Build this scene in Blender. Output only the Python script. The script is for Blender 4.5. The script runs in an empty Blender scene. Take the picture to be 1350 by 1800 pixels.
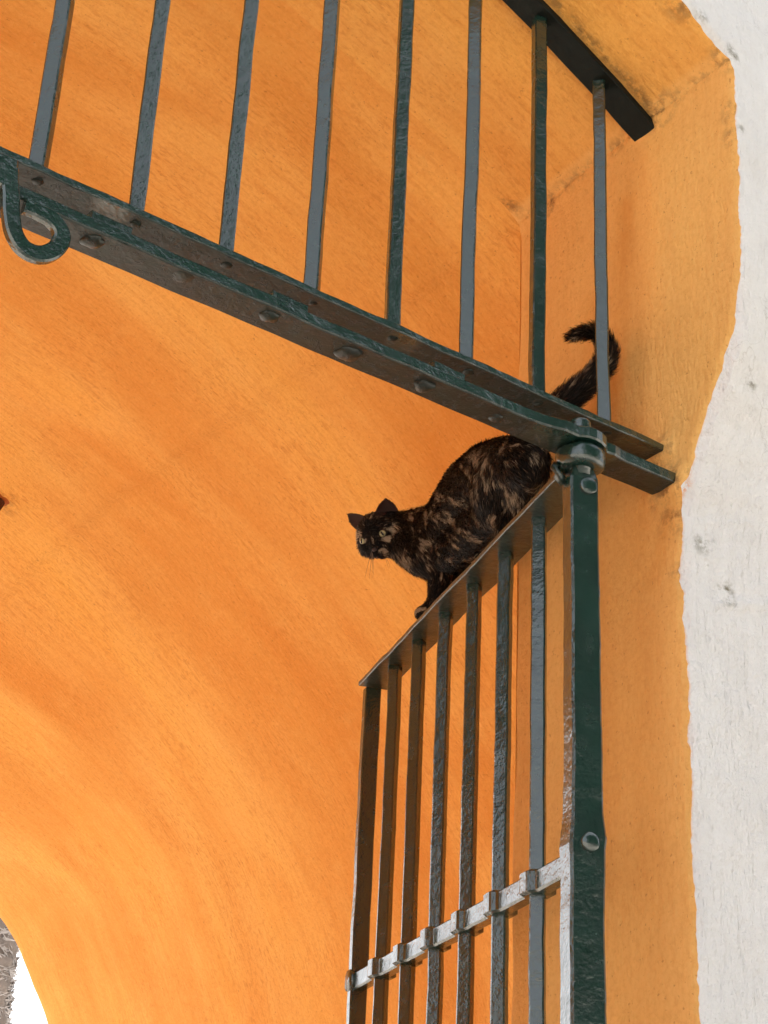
import bpy, bmesh, math, random
import numpy as np
from mathutils import Vector, Matrix, noise
from mathutils.bvhtree import BVHTree
random.seed(7); RNG = np.random.default_rng(7)
PI = math.pi
S = bpy.context.scene
COL = S.collection

# ------------------------------------------------------------------ camera
def make_camera():
    az, pit, roll = 0.6308773, 0.4517084, 0.0484825
    fw = Vector((math.sin(az)*math.cos(pit), math.cos(az)*math.cos(pit), math.sin(pit)))
    r = Vector((math.cos(az), -math.sin(az), 0)); u = r.cross(fw)
    R = r*math.cos(roll) + u*math.sin(roll); U = -r*math.sin(roll) + u*math.cos(roll)
    cd = bpy.data.cameras.new('camera'); co = bpy.data.objects.new('camera', cd); COL.objects.link(co)
    m = Matrix((R, U, -fw)).transposed().to_4x4(); m.translation = Vector((-1.4759, -1.5521, -1.1441))
    co.matrix_world = m
    cd.sensor_fit = 'HORIZONTAL'; cd.sensor_width = 36; cd.lens = 2963.91/1350*36
    cd.clip_start = 0.05; cd.clip_end = 2000
    S.camera = co
make_camera()

# ------------------------------------------------------------------ sky, sun, exposure
SUN_AZ, SUN_EL = math.radians(10), math.radians(58)      # azimuth from +Y clockwise
w = bpy.data.worlds.new('World'); S.world = w; w.use_nodes = True
nt = w.node_tree; nt.nodes.clear()
out = nt.nodes.new('ShaderNodeOutputWorld'); bg = nt.nodes.new('ShaderNodeBackground'); sk = nt.nodes.new('ShaderNodeTexSky')
sk.sky_type = 'NISHITA'; sk.sun_disc = False; sk.sun_elevation = SUN_EL; sk.sun_rotation = SUN_AZ
sk.air_density = 0.8; sk.dust_density = 5.0; sk.ozone_density = 0.8
bg.inputs[1].default_value = 0.15
hs = nt.nodes.new('ShaderNodeHueSaturation'); hs.inputs['Saturation'].default_value = .3      # thin high cloud
nt.links.new(sk.outputs[0], hs.inputs['Color']); nt.links.new(hs.outputs[0], bg.inputs[0]); nt.links.new(bg.outputs[0], out.inputs[0])
sd = bpy.data.lights.new('sun', 'SUN'); sd.energy = 2.3; sd.angle = math.radians(2); sd.color = (1.0, .95, .88)
so = bpy.data.objects.new('sun', sd); COL.objects.link(so)
sdir = Vector((math.sin(SUN_AZ)*math.cos(SUN_EL), math.cos(SUN_AZ)*math.cos(SUN_EL), math.sin(SUN_EL)))
so.rotation_euler = sdir.to_track_quat('Z', 'Y').to_euler(); so.location = sdir*30
vs = S.view_settings; vs.view_transform = 'Standard'; vs.look = 'None'; vs.exposure = 1.84; vs.gamma = 1; vs.use_curve_mapping = False
S.render.engine = 'CYCLES'
S.cycles.max_bounces = 10; S.cycles.diffuse_bounces = 6; S.cycles.glossy_bounces = 4

# ------------------------------------------------------------------ helpers
def tag(o, label=None, cat=None, group=None, kind=None):
    if label: o['label'] = label
    if cat: o['category'] = cat
    if group: o['group'] = group
    if kind: o['kind'] = kind
    return o
def empty(name, loc=(0, 0, 0)):
    o = bpy.data.objects.new(name, None); o.location = loc; o.empty_display_size = .05; COL.objects.link(o); return o
def link(name, me, mat, parent=None, smooth=False):
    if mat: me.materials.append(mat)
    if smooth:
        me.polygons.foreach_set('use_smooth', [True]*len(me.polygons))
    o = bpy.data.objects.new(name, me); COL.objects.link(o)
    if parent is not None:
        o.parent = parent; o.matrix_parent_inverse = Matrix.Translation(-parent_world(parent))
    return o
def parent_world(p):
    return Vector(p.location) if p.type == 'EMPTY' else Vector((0, 0, 0))     # meshes are built in world coordinates
def from_bm(name, bm, mat, parent=None, smooth=False):
    bmesh.ops.recalc_face_normals(bm, faces=bm.faces)
    me = bpy.data.meshes.new(name); bm.to_mesh(me); bm.free()
    return link(name, me, mat, parent, smooth)
def from_pd(name, v, f, mat, parent=None, smooth=False):
    me = bpy.data.meshes.new(name); me.from_pydata([tuple(map(float, q)) for q in v], [], f); me.update()
    return link(name, me, mat, parent, smooth)
def n3(p, s=1.0, o=0.0):
    return noise.noise(Vector((p[0]*s+o, p[1]*s+o*1.3, p[2]*s-o)))

def chamfer(w, h, c):            # rectangle section with cut corners
    w /= 2; h /= 2
    return [(-w+c, -h), (w-c, -h), (w, -h+c), (w, h-c), (w-c, h), (-w+c, h), (-w, h-c), (-w, -h+c)]
def sweep(bm, pts, sec, ax, sc=None, jit=0.0, caps=True, seed=0):
    """sweep a section along pts; ax = section x axis (vector or function); hammered jitter"""
    rings = []; n = len(pts)
    for i, p in enumerate(pts):
        p = Vector(p)
        t = (Vector(pts[min(i+1, n-1)]) - Vector(pts[max(i-1, 0)])).normalized()
        a = Vector(ax); a = (a - t*a.dot(t)).normalized(); b = t.cross(a)
        sa, sb = sc[i] if sc else (1, 1)
        if jit:
            ja = jit*n3(p, 14, seed); jb = jit*n3(p, 14, seed+50)
            ja2 = jit*n3(p, 45, seed+9)*.6; jb2 = jit*n3(p, 45, seed+19)*.6
        else: ja = jb = ja2 = jb2 = 0
        ring = []
        for x, y in sec:
            ring.append(bm.verts.new(p + a*(x*(sa) + ja + ja2*(1 if x > 0 else -1)) + b*(y*(sb) + jb + jb2*(1 if y > 0 else -1))))
        rings.append(ring)
    m = len(sec)
    for i in range(n-1):
        for k in range(m):
            bm.faces.new((rings[i][k], rings[i][(k+1) % m], rings[i+1][(k+1) % m], rings[i+1][k]))
    if caps:
        bm.faces.new(rings[0][::-1]); bm.faces.new(rings[-1])
def seg(a, b, step):
    a = Vector(a); b = Vector(b); k = max(2, int((b-a).length/step)+1)
    return [a.lerp(b, i/(k-1)) for i in range(k)]
def prism(bm, outline, z0, z1, bev=.0015):
    lo = [bm.verts.new((x, y, z0)) for x, y in outline]; hi = [bm.verts.new((x, y, z1)) for x, y in outline]
    n = len(lo); es = []
    bm.faces.new(lo[::-1]); bm.faces.new(hi)
    for k in range(n): bm.faces.new((lo[k], lo[(k+1) % n], hi[(k+1) % n], hi[k]))
def lathe(bm, prof, c, n=40, jit=0, seed=0):
    rings = []
    for r, z in prof:
        ring = []
        for k in range(n):
            a = 2*PI*k/n
            q = Vector((c[0]+r*math.cos(a), c[1]+r*math.sin(a), z))
            j = 1 + jit*n3(q, 40, seed)
            ring.append(bm.verts.new((c[0]+r*j*math.cos(a), c[1]+r*j*math.sin(a), z + jit*.01*n3(q, 30, seed+3))))
        rings.append(ring)
    for i in range(len(rings)-1):
        for k in range(n): bm.faces.new((rings[i][k], rings[i][(k+1) % n], rings[i+1][(k+1) % n], rings[i+1][k]))
    bm.faces.new(rings[0][::-1]); bm.faces.new(rings[-1])
def dome(bm, c, nrm, r, h, n=18, m=5, jit=.06, seed=0):
    nrm = Vector(nrm).normalized(); a = nrm.orthogonal().normalized(); b = nrm.cross(a); c = Vector(c)
    rings = []
    for i in range(m+1):
        t = i/m*PI/2*.94; ring = []
        for k in range(n):
            an = 2*PI*k/n; rr = r*math.cos(t)*(1+jit*n3((math.cos(an), math.sin(an), seed), 1.7, seed))
            ring.append(bm.verts.new(c + a*rr*math.cos(an) + b*rr*math.sin(an) + nrm*(h*math.sin(t)) - (nrm*.003 if i == 0 else nrm*0)))
        rings.append(ring)
    for i in range(m):
        for k in range(n): bm.faces.new((rings[i][k], rings[i][(k+1) % n], rings[i+1][(k+1) % n], rings[i+1][k]))
    bm.faces.new(rings[-1]); bm.faces.new(rings[0][::-1])

# ------------------------------------------------------------------ materials
def newmat(name):
    m = bpy.data.materials.new(name); m.use_nodes = True; t = m.node_tree; t.nodes.clear()
    o = t.nodes.new('ShaderNodeOutputMaterial'); b = t.nodes.new('ShaderNodeBsdfPrincipled'); t.links.new(b.outputs[0], o.inputs[0])
    return m, t, b
def N(t, kind, **kw):
    n = t.nodes.new(kind)
    for k, v in kw.items():
        if k.startswith('i_'): n.inputs[k[2:].replace('_', ' ')].default_value = v
        else: setattr(n, k, v)
    return n
def noise_n(t, vec, scale, detail=4, rough=.55, dist=0.0):
    n = t.nodes.new('ShaderNodeTexNoise'); n.inputs['Scale'].default_value = scale; n.inputs['Detail'].default_value = detail
    n.inputs['Roughness'].default_value = rough; n.inputs['Distortion'].default_value = dist
    t.links.new(vec, n.inputs['Vector']); return n.outputs['Fac']
def mapping(t, vec, sc):
    n = t.nodes.new('ShaderNodeMapping'); n.inputs['Scale'].default_value = sc; t.links.new(vec, n.inputs['Vector']); return n.outputs[0]
def ramp(t, fac, stops):
    n = t.nodes.new('ShaderNodeValToRGB'); e = n.color_ramp.elements
    while len(e) < len(stops): e.new(.5)
    for i, (p, c) in enumerate(stops):
        e[i].position = p; e[i].color = (*c, 1) if len(c) == 3 else c
    t.links.new(fac, n.inputs[0]); return n.outputs[0]
def mix(t, fac, a, b, mode='MIX'):
    n = t.nodes.new('ShaderNodeMix'); n.data_type = 'RGBA'; n.blend_type = mode
    for s, v in ((0, fac), (6, a), (7, b)):
        if hasattr(v, 'is_output') or isinstance(v, bpy.types.NodeSocket): t.links.new(v, n.inputs[s])
        else: n.inputs[s].default_value = v if s == 0 else (*v, 1)
    return n.outputs[2]
def math_n(t, op, a, b=0.0, c=None):
    n = t.nodes.new('ShaderNodeMath'); n.operation = op
    for i, v in enumerate((a, b, c)):
        if v is None: continue
        if isinstance(v, bpy.types.NodeSocket): t.links.new(v, n.inputs[i])
        else: n.inputs[i].default_value = v
    return n.outputs[0]
def bump(t, h, strength, dist, prev=None):
    n = t.nodes.new('ShaderNodeBump'); n.inputs['Strength'].default_value = strength; n.inputs['Distance'].default_value = dist
    t.links.new(h, n.inputs['Height'])
    if prev is not None: t.links.new(prev, n.inputs['Normal'])
    return n.outputs[0]

def plaster_orange():
    m, t, b = newmat('orange_limewash'); L = t.links.new
    uv = t.nodes.new('ShaderNodeUVMap'); uv.uv_map = 'wash'; uvv = uv.outputs[0]      # u = along the brush (round the arch), v = into the passage
    gm = t.nodes.new('ShaderNodeNewGeometry'); P = gm.outputs['Position']
    streak = noise_n(t, mapping(t, uvv, (1.1, 5.5, 1)), 1.0, 6, .62, .25)
    streak2 = noise_n(t, mapping(t, uvv, (5, 55, 1)), 1.0, 5, .6, .1)
    cloud = noise_n(t, P, 1.7, 5, .6, .3)
    mott = noise_n(t, P, 9, 5, .65)
    c1 = ramp(t, streak, [(.30, (.76, .32, .065)), (.48, (.83, .42, .105)), (.68, (.86, .48, .14))])
    c2 = ramp(t, cloud, [(.3, (.78, .34, .07)), (.55, (.84, .43, .105)), (.75, (.87, .49, .14))])
    c = mix(t, .5, c1, c2)
    big = noise_n(t, mapping(t, uvv, (.9, 2.3, 1)), 1.0, 4, .5, .6)
    c = mix(t, ramp(t, big, [(.34, (.75,)*3), (.56, (0,)*3)]), c, (.68, .255, .04))
    c = mix(t, ramp(t, big, [(.54, (0,)*3), (.72, (.45,)*3)]), c, (.89, .47, .09))
    c = mix(t, math_n(t, 'MULTIPLY', ramp(t, streak2, [(.36, (1, 1, 1)), (.52, (0, 0, 0))]), .30), c, (.68, .28, .05))
    c = mix(t, math_n(t, 'MULTIPLY', ramp(t, mott, [(.55, (0, 0, 0)), (.75, (1, 1, 1))]), .22), c, (.89, .52, .17))
    # dirt, stains and painted jamb shadows (their own shapes, given per vertex) broken up by noise
    at = t.nodes.new('ShaderNodeAttribute'); at.attribute_name = 'stain_shade'
    sp = t.nodes.new('ShaderNodeSeparateColor'); L(at.outputs['Color'], sp.inputs[0])
    c = mix(t, math_n(t, 'MULTIPLY', sp.outputs[2], .55), c, (.88, .56, .22))      # same limewash, painted paler on the jamb for the brighter light it takes
    dn = noise_n(t, P, 38, 5, .7)
    dirt = math_n(t, 'MULTIPLY', sp.outputs[0], ramp(t, dn, [(.46, (0, 0, 0)), (.60, (1, 1, 1))]))
    c = mix(t, dirt, c, (.16, .085, .04))
    wash = math_n(t, 'MULTIPLY', sp.outputs[1], ramp(t, noise_n(t, mapping(t, uvv, (3.5, 12, 1)), 1, 6, .65), [(.3, (.35,)*3), (.65, (1,)*3)]))  # also carries the shadow bands painted on the jamb
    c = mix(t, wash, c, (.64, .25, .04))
    dash = noise_n(t, mapping(t, uvv, (42, 150, 1)), 1.0, 4, .65, .3)
    zone = noise_n(t, P, 5, 4, .6)
    calm = math_n(t, 'SUBTRACT', 1.0, sp.outputs[2])
    c = mix(t, math_n(t, 'MULTIPLY', ramp(t, dash, [(.36, (1,)*3), (.50, (0,)*3)]), math_n(t, 'MULTIPLY', calm, ramp(t, zone, [(.35, (.55,)*3), (.62, (.08,)*3)]))), c, (.55, .20, .035))
    gr_ = noise_n(t, P, 130, 4, .7)
    c = mix(t, math_n(t, 'MULTIPLY', ramp(t, gr_, [(.38, (1,)*3), (.52, (0,)*3)]), .16), c, (.52, .19, .035))
    c = mix(t, math_n(t, 'MULTIPLY', ramp(t, gr_, [(.55, (0,)*3), (.70, (1,)*3)]), .12), c, (.92, .58, .24))
    # dark pits
    pits = noise_n(t, mapping(t, P, (1, 1, .8)), 170, 2, .5)
    pitm = ramp(t, pits, [(.26, (1,)*3), (.33, (0,)*3)])
    c = mix(t, math_n(t, 'MULTIPLY', pitm, .45), c, (.35, .12, .03))
    L(c, b.inputs['Base Color']); b.inputs['Roughness'].default_value = .9; b.inputs['Specular IOR Level'].default_value = .2
    h1 = noise_n(t, mapping(t, uvv, (26, 90, 1)), 1, 5, .6)
    n1 = bump(t, noise_n(t, P, 7, 4, .5), .6, .012)
    n2 = bump(t, math_n(t, 'ADD', h1, dash), .65, .0032, n1)
    n3_ = bump(t, gr_, .5, .0024, n2)
    n4 = bump(t, pits, .5, .003, n3_)
    L(n4, b.inputs['Normal'])
    return m
def plaster_white():
    m, t, b = newmat('white_limewash'); L = t.links.new
    gm = t.nodes.new('ShaderNodeNewGeometry'); P = gm.outputs['Position']
    br = noise_n(t, mapping(t, P, (60, 60, 11)), 1, 5, .6, .4)
    cloud = noise_n(t, P, 4, 5, .6)
    c = ramp(t, cloud, [(.3, (.80, .79, .785)), (.7, (.88, .875, .87))])
    c = mix(t, ramp(t, noise_n(t, P, 26, 6, .75), [(.50, (0,)*3), (.72, (.3,)*3)]), c, (.70, .68, .65))
    at = t.nodes.new('ShaderNodeAttribute'); at.attribute_name = 'stain_shade'
    sp = t.nodes.new('ShaderNodeSeparateColor'); L(at.outputs['Color'], sp.inputs[0])
    dn = noise_n(t, P, 60, 5, .7)
    dirt = math_n(t, 'MULTIPLY', sp.outputs[0], ramp(t, dn, [(.45, (0,)*3), (.60, (1,)*3)]))
    c = mix(t, dirt, c, (.17, .15, .09))
    # paint that was brushed across from the orange side
    c = mix(t, math_n(t, 'MULTIPLY', sp.outputs[2], ramp(t, noise_n(t, P, 55, 4, .7), [(.42, (0,)*3), (.5, (1,)*3)])), c, (.80, .33, .09))
    # hairline cracks
    vor = N(t, 'ShaderNodeTexVoronoi', feature='DISTANCE_TO_EDGE'); vor.inputs['Scale'].default_value = 5.5
    dd = t.nodes.new('ShaderNodeVectorMath'); dd.operation = 'ADD'
    nn = t.nodes.new('ShaderNodeTexNoise'); nn.inputs['Scale'].default_value = 9; nn.inputs['Detail'].default_value = 5; L(P, nn.inputs['Vector'])
    sc = t.nodes.new('ShaderNodeVectorMath'); sc.operation = 'SCALE'; sc.inputs['Scale'].default_value = .22; L(nn.outputs['Color'], sc.inputs[0])
    L(P, dd.inputs[0]); L(sc.outputs[0], dd.inputs[1]); L(dd.outputs[0], vor.inputs['Vector'])
    crk = ramp(t, vor.outputs['Distance'], [(0, (1,)*3), (.006, (0,)*3)])
    crk = math_n(t, 'MULTIPLY', crk, ramp(t, noise_n(t, P, 3.3, 2), [(.5, (0,)*3), (.6, (1,)*3)]))
    c = mix(t, math_n(t, 'MULTIPLY', crk, .4), c, (.45, .42, .38))
    L(c, b.inputs['Base Color']); b.inputs['Roughness'].default_value = .85; b.inputs['Specular IOR Level'].default_value = .25
    n1 = bump(t, noise_n(t, P, 9, 5, .6), .8, .022)
    n2 = bump(t, br, 1.0, .0085, n1)
    n3_ = bump(t, noise_n(t, P, 130, 4, .65), .9, .0045, n2)
    n4 = bump(t, crk, -.4, .002, n3_)
    L(n4, b.inputs['Normal'])
    return m
def iron_paint():
    m, t, b = newmat('green_iron_paint'); L = t.links.new
    gm = t.nodes.new('ShaderNodeNewGeometry'); P = gm.outputs['Position']
    c = ramp(t, noise_n(t, P, 22, 5, .6), [(.3, (.004, .021, .015)), (.6, (.006, .030, .022)), (.8, (.010, .040, .031))])
    dn = noise_n(t, P, 16, 6, .75)
    # undersides painted dark brown for their shade and warm reflection; chips are wear
    sepn = t.nodes.new('ShaderNodeSeparateXYZ'); at = t.nodes.new('ShaderNodeAttribute'); at.attribute_name = 'worn_shade'
    sp = t.nodes.new('ShaderNodeSeparateColor'); L(at.outputs['Color'], sp.inputs[0])
    worn_shade = math_n(t, 'MULTIPLY', sp.outputs[0], ramp(t, dn, [(.30, (.45,)*3), (.6, (1,)*3)]))
    c = mix(t, worn_shade, c, (.011, .0078, .0058))
    rub = ramp(t, noise_n(t, P, 48, 6, .8), [(.60, (0,)*3), (.68, (1,)*3)])
    c = mix(t, math_n(t, 'MULTIPLY', rub, .45), c, (.035, .050, .044))
    # specks
    spk = ramp(t, noise_n(t, P, 230, 2), [(.78, (0,)*3), (.82, (1,)*3)])
    c = mix(t, math_n(t, 'MULTIPLY', spk, .5), c, (.3, .32, .3))
    L(c, b.inputs['Base Color'])
    r = ramp(t, noise_n(t, P, 40, 4), [(.3, (.14,)*3), (.7, (.28,)*3)])
    L(mix(t, sp.outputs[0], r, (.5, .5, .5)), b.inputs['Roughness'])
    L(mix(t, sp.outputs[0], (1, 1, 1), (.16, .16, .16)), b.inputs['Specular IOR Level']); b.inputs['IOR'].default_value = 1.6; b.inputs['Coat Weight'].default_value = .0; b.inputs['Coat Roughness'].default_value = .3
    n1 = bump(t, noise_n(t, P, 30, 4, .6), .5, .0035)
    n2 = bump(t, noise_n(t, P, 120, 4, .6), .5, .0010, n1)
    chip = ramp(t, noise_n(t, P, 75, 5, .7, .15), [(.56, (0,)*3), (.60, (1,)*3)])
    n3_ = bump(t, math_n(t, 'MULTIPLY', chip, math_n(t, 'MAXIMUM', math_n(t, 'SUBTRACT', sp.outputs[0], .3), 0.0)), 1.0, .0026, n2)
    L(n3_, b.inputs['Normal'])
    return m
def simple(name, col, rough=.6, spec=.4, bs=0, bd=.001):
    m, t, b = newmat(name)
    gm = t.nodes.new('ShaderNodeNewGeometry')
    f = noise_n(t, gm.outputs['Position'], bs or 30, 4)
    t.links.new(ramp(t, f, [(.3, tuple(x*.75 for x in col)), (.7, tuple(min(1, x*1.2) for x in col))]), b.inputs['Base Color'])
    b.inputs['Roughness'].default_value = rough; b.inputs['Specular IOR Level'].default_value = spec
    if bs: t.links.new(bump(t, f, .6, bd), b.inputs['Normal'])
    return m
def coat_mat(name, rough):
    m, t, b = newmat(name)
    at = t.nodes.new('ShaderNodeAttribute'); at.attribute_name = 'coat'
    t.links.new(at.outputs['Color'], b.inputs['Base Color']); b.inputs['Roughness'].default_value = rough; b.inputs['Specular IOR Level'].default_value = .15
    return m
M_OR = plaster_orange(); M_WH = plaster_white(); M_IR = iron_paint()
M_GR = simple('pale_paving', (.42, .385, .335), .9, .2, 3, .01)
M_RUST = simple('rusty_iron', (.10, .045, .025), .85, .2, 90, .002)
M_COAT = coat_mat('tortoiseshell_skin', .9); M_FUR = coat_mat('tortoiseshell_hair', .5)
M_BARK = simple('palm_bark', (.20, .165, .14), .9, .2, 18, .02)

# ------------------------------------------------------------------ arch geometry
W, XC, ANG = .08, -.97, math.radians(28)
HALF = W - XC; RAD = HALF/math.sin(ANG)
ZG = -2.75
YB, YF = .23, 3.5
def zspring(y):          # the springing crease climbs a little towards the street
    return .557 + .04*min(1, max(0, (YB - y)/.47))
def arc_z(x, y=YB): return zspring(y) + math.sqrt(max(0, RAD**2 - (x-XC)**2)) - RAD*math.cos(ANG)
EDGE = [(-3.0, -.112), (-.80, -.109), (-.44, -.1123), (-.1983, -.1113), (-.1139, -.1152), (-.05, -.140), (.008, -.166), (.06, -.197), (.119, -.2247), (.18, -.236), (.2426, -.243), (.36, -.246), (.4921, -.248), (.6131, -.244), (1.2, -.25)]
def edge_y(z):
    for (a, ya), (b, yb) in zip(EDGE, EDGE[1:]):
        if z <= b:
            k = (z-a)/(b-a); k = max(0, k); k = k*k*(3-2*k)*.5 + k*.5
            return ya + (yb-ya)*k
    return EDGE[-1][1]
def ragged(s, z, amp=1.0):
    c = noise.noise(Vector((s*23, 4.4, z)))
    chip = -.007*max(0, c-.28)/.3*(.4+abs(noise.noise(Vector((s*90, 8.8, z)))))       # knocked corners
    return amp*(.0045*noise.noise(Vector((s*11, 1.3, z))) + .0036*noise.noise(Vector((s*41, 7.3, z))) + .0026*noise.noise(Vector((s*120, 2.3, z)))) - chip
NJ = 400
# profile of the opening: right jamb up, arch over, left jamb down
def opening_profile(y_at):
    pts = []
    zs = zspring(y_at)
    for i in range(NJ):
        z = ZG + (-.9-ZG)*i/50 if i < 50 else -.9 + (zs+.9)*(i-50)/(NJ-50); pts.append((W, z))
    na = 230
    for i in range(na+1):
        a = ANG*(1 - 2*i/na); pts.append((XC + RAD*math.sin(a), zs + RAD*math.cos(a) - RAD*math.cos(ANG)))
    for i in range(1, 60):
        z = zs + (ZG-zs)*i/59; pts.append((2*XC-W, z))
    return pts
def lump(p, k=1.0):
    return k*(.006*n3(p, 3.1, 3) + .003*n3(p, 9, 8))
def set_stain_shade(me, fn):
    a = me.color_attributes.new('stain_shade', 'FLOAT_COLOR', 'POINT')
    buf = []
    for v in me.vertices: buf.extend((*fn(v.co), 1))
    a.data.foreach_set('color', buf)
def blob(p, c, r):
    d = (Vector(p)-Vector(c)).length/r
    return max(0, 1-d)**.8 if d < 1 else 0
def segd(p, a, b):
    p = Vector(p); a = Vector(a); b = Vector(b); t = max(0, min(1, (p-a).dot(b-a)/(b-a).length_squared)); return (p-a.lerp(b, t)).length

arch = tag(empty('vaulted_archway', (XC, 0, ZG)), 'white plastered archway with orange painted jamb and barrel vaulted passage', 'archway')
# ---- lining: jamb and soffit
def edge_at(i, pr):
    x, z = pr[i]
    zz = z
    if i > NJ and x < W: zz = max(z, .62)
    return edge_y(zz) + ragged(slen_[i], 0)
base = opening_profile(YB); slen_ = [0]
for i in range(1, len(base)): slen_.append(slen_[-1] + math.dist(base[i], base[i-1]))
front = opening_profile(-.245)
NP = len(base); NV = 72; XL_ = 2*XC-W
V = []; F = []; UV = []
slen = [0]
for i in range(1, NP): slen.append(slen[-1] + math.dist(base[i], base[i-1]))
def surf(i, y):
    pr = base[i]; fr = front[i]; k = min(1, max(0, (YB-y)/.475))
    x = pr[0]+(fr[0]-pr[0])*k; z = pr[1]+(fr[1]-pr[1])*k
    return x, z
NRM = []
for i in range(NP):
    a = Vector(base[max(0, i-1)]); b = Vector(base[min(NP-1, i+1)]); t = (b-a).normalized(); NRM.append((-t.y, t.x))   # points into the opening
RIM = []
for i in range(NP):
    ye = edge_at(i, base)
    for j in range(NV+1):
        k = j/NV; y = ye + (YB-ye)*k
        x, z = surf(i, y)
        p = (x, y, z); l = lump(p)*min(1, .25 + 4*k)
        soft = 0
        dend = YB-y
        if dend < .012: soft = -(.012-dend)**2*25*(1 if (i < NJ or x < XL_ + .01) else 0)       # softly worn back arris
        dfr = y-ye
        if dfr < .008: soft -= (.008-dfr)**2*60
        # plaster swells at the springing
        ds = math.hypot(x-W, z-zspring(y)) if x > -.3 else 9
        if x > W-.02:           # mortar pushed up round the rail ends
            for ry, rz, hy, hz in ((-.069, -.005, .026, .008), (-.087, -.0615, .028, .011), (-.069, .585, .026, .010)):
                dd = math.hypot(max(0, abs(y-ry)-hy), max(0, abs(z-rz)-hz)); l += (.0065+.006*n3(p, 26, 5))*math.exp(-(dd/.011)**2)
        sw = .004*math.exp(-(ds/.02)**2)*(.6+n3(p, 20, 4))
        o = l+soft+sw
        p = (x + NRM[i][0]*o, y, z + NRM[i][1]*o)
        V.append(p); UV.append((slen[i], y))
        if j == 0: RIM.append(p)
for i in range(NP-1):
    for j in range(NV):
        a = i*(NV+1)+j; F.append((a, a+1, a+NV+2, a+NV+1))
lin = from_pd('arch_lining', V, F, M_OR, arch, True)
def add_uv(o, uvs):
    me = o.data; ul = me.uv_layers.new(name='wash'); li = np.empty(len(me.loops), dtype=np.int32); me.loops.foreach_get('vertex_index', li)
    ul.data.foreach_set('uv', np.array(uvs, dtype=np.float32)[li].ravel())
add_uv(lin, UV)
def lining_stain_shade(p):
    d = 0
    for c, r, k in (((.08, -.1, .592), .05, .9), ((.08, -.245, .605), .035, 1), ((.08, -.25, .50), .03, .8), ((.08, -.243, .455), .025, .7), ((.08, -.085, -.01), .035, .9), ((.08, -.1, -.075), .05, 1.1),
                    ((.08, -.1, -.115), .04, .9), ((.08, .155, .553), .03, 1.1), ((.08, .02, .545), .016, .9), ((.05, .226, .573), .03, .9), ((.08, -.105, -.20), .02, .6), ((-.02, -.25, .645), .04, .9), ((-.08, -.25, .67), .05, .8)):
        d = max(d, k*blob(p, c, r))
    s = segd(p, (.08, -.245, .60), (.08, .2, .556)); d = max(d, .65*max(0, 1-s/.018))
    # grime along the bent top rail
    if p.x < .08 and -.13 < p.y < -.02 and abs(p.z-arc_z(p.x, p.y)) < .03:
        d = max(d, .75*max(0, 1-abs(abs(p.y+.07)-.026)/.014))
    g = .5*max(0, 1-segd(p, (.08, -.02, .45), (.08, .02, -.02))/.03)  # soft bar shadows painted as vertical bands down the jamb
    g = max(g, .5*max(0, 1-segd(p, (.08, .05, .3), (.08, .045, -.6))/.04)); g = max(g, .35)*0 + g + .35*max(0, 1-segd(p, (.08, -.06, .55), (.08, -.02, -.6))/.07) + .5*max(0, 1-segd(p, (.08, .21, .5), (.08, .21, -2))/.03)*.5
    g = max(g, .7*max(0, 1-segd(p, (.08, -.10, -.09), (.08, -.05, -.20))/.035))  # rail's cast shadow, painted on the jamb below its end
    pale = .7 if p.x > W-.02 and p.z < zspring(p.y)+.01 else .25*max(0, min(1, (YB-.03-p.y)/.22))*max(0, 1-max(0, W-p.x)/.2)  # jamb painted paler than the soffit, standing in for its brighter light
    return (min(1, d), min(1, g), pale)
set_stain_shade(lin.data, lining_stain_shade)

# ---- facade: starts at the ragged rim and runs outwards
FV = []; FF = []; NR = 46
for i in range(NP):
    x0, y0, z0 = RIM[i]; nx, nz = -NRM[i][0], -NRM[i][1]
    if i > NJ and x0 < W:      # fan the arch normals so rows do not cross
        pass
    for j in range(NR+1):
        k = j/NR; r = .0 + .0008*j + 3.2*(k**3.2)
        yp = -.18 - .035*math.tanh((z0-.05)*4)*math.exp(-r*2.2)
        wgt = math.exp(-(r/.14)**1.4)
        y = edge_y(z0 if i < NJ or x0 < XL_+.001 else max(z0, .62))*wgt + yp*(1-wgt) + (y0-edge_y(z0 if i < NJ or x0 < XL_+.001 else max(z0, .62)))*math.exp(-(r/.007)**2)
        if r < .012: y -= 0.0045*math.sin(min(1, r/.012)*PI/2)
        else: y -= .0045
        px, pz = x0+nx*r, min(1.7, z0+nz*r)
        y += .005*n3((px, 0, pz), 5, 2)*min(1, r*20) + .0022*n3((px, 0, pz), 17, 5)*min(1, r*40)
        # old repairs: long shallow ridges
        rd = segd((px, 0, pz), (.115, 0, .02), (.165, 0, .13)); y -= .004*math.exp(-(rd/.006)**2)
        rd = segd((px, 0, pz), (.10, 0, -.125), (.2, 0, -.105)); y -= .0025*math.exp(-(rd/.004)**2)
        rd = segd((px, 0, pz), (.14, 0, -.24), (.25, 0, -.215)); y -= .005*math.exp(-(rd/.006)**2)
        FV.append((px, y, pz))
for i in range(NP-1):
    for j in range(NR):
        a = i*(NR+1)+j; FF.append((a, a+NR+1, a+NR+2, a+1))
fac = from_pd('facade', FV, FF, M_WH, arch, True)
def fac_stain(p):
    d = 0
    for c, r, k in (((.147, 0, -.215), .016, 1.2), ((.150, 0, -.228), .013, 1.1), ((.112, 0, -.155), .02, .8), ((.135, 0, .073), .014, 1), ((.088, 0, .612), .018, 1.1), ((.092, 0, .47), .010, .7), ((.02, 0, .645), .016, .7), ((.145, 0, .045), .008, .9)):
        q = Vector((p.x, 0, p.z)); d = max(d, k*blob(q, c, r))
    e = 0
    dx = abs(p.x-W) if p.z < .57 else 1
    e = max(0, 1-dx/.006)*.9
    return (min(1, d), 0, e)
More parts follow.
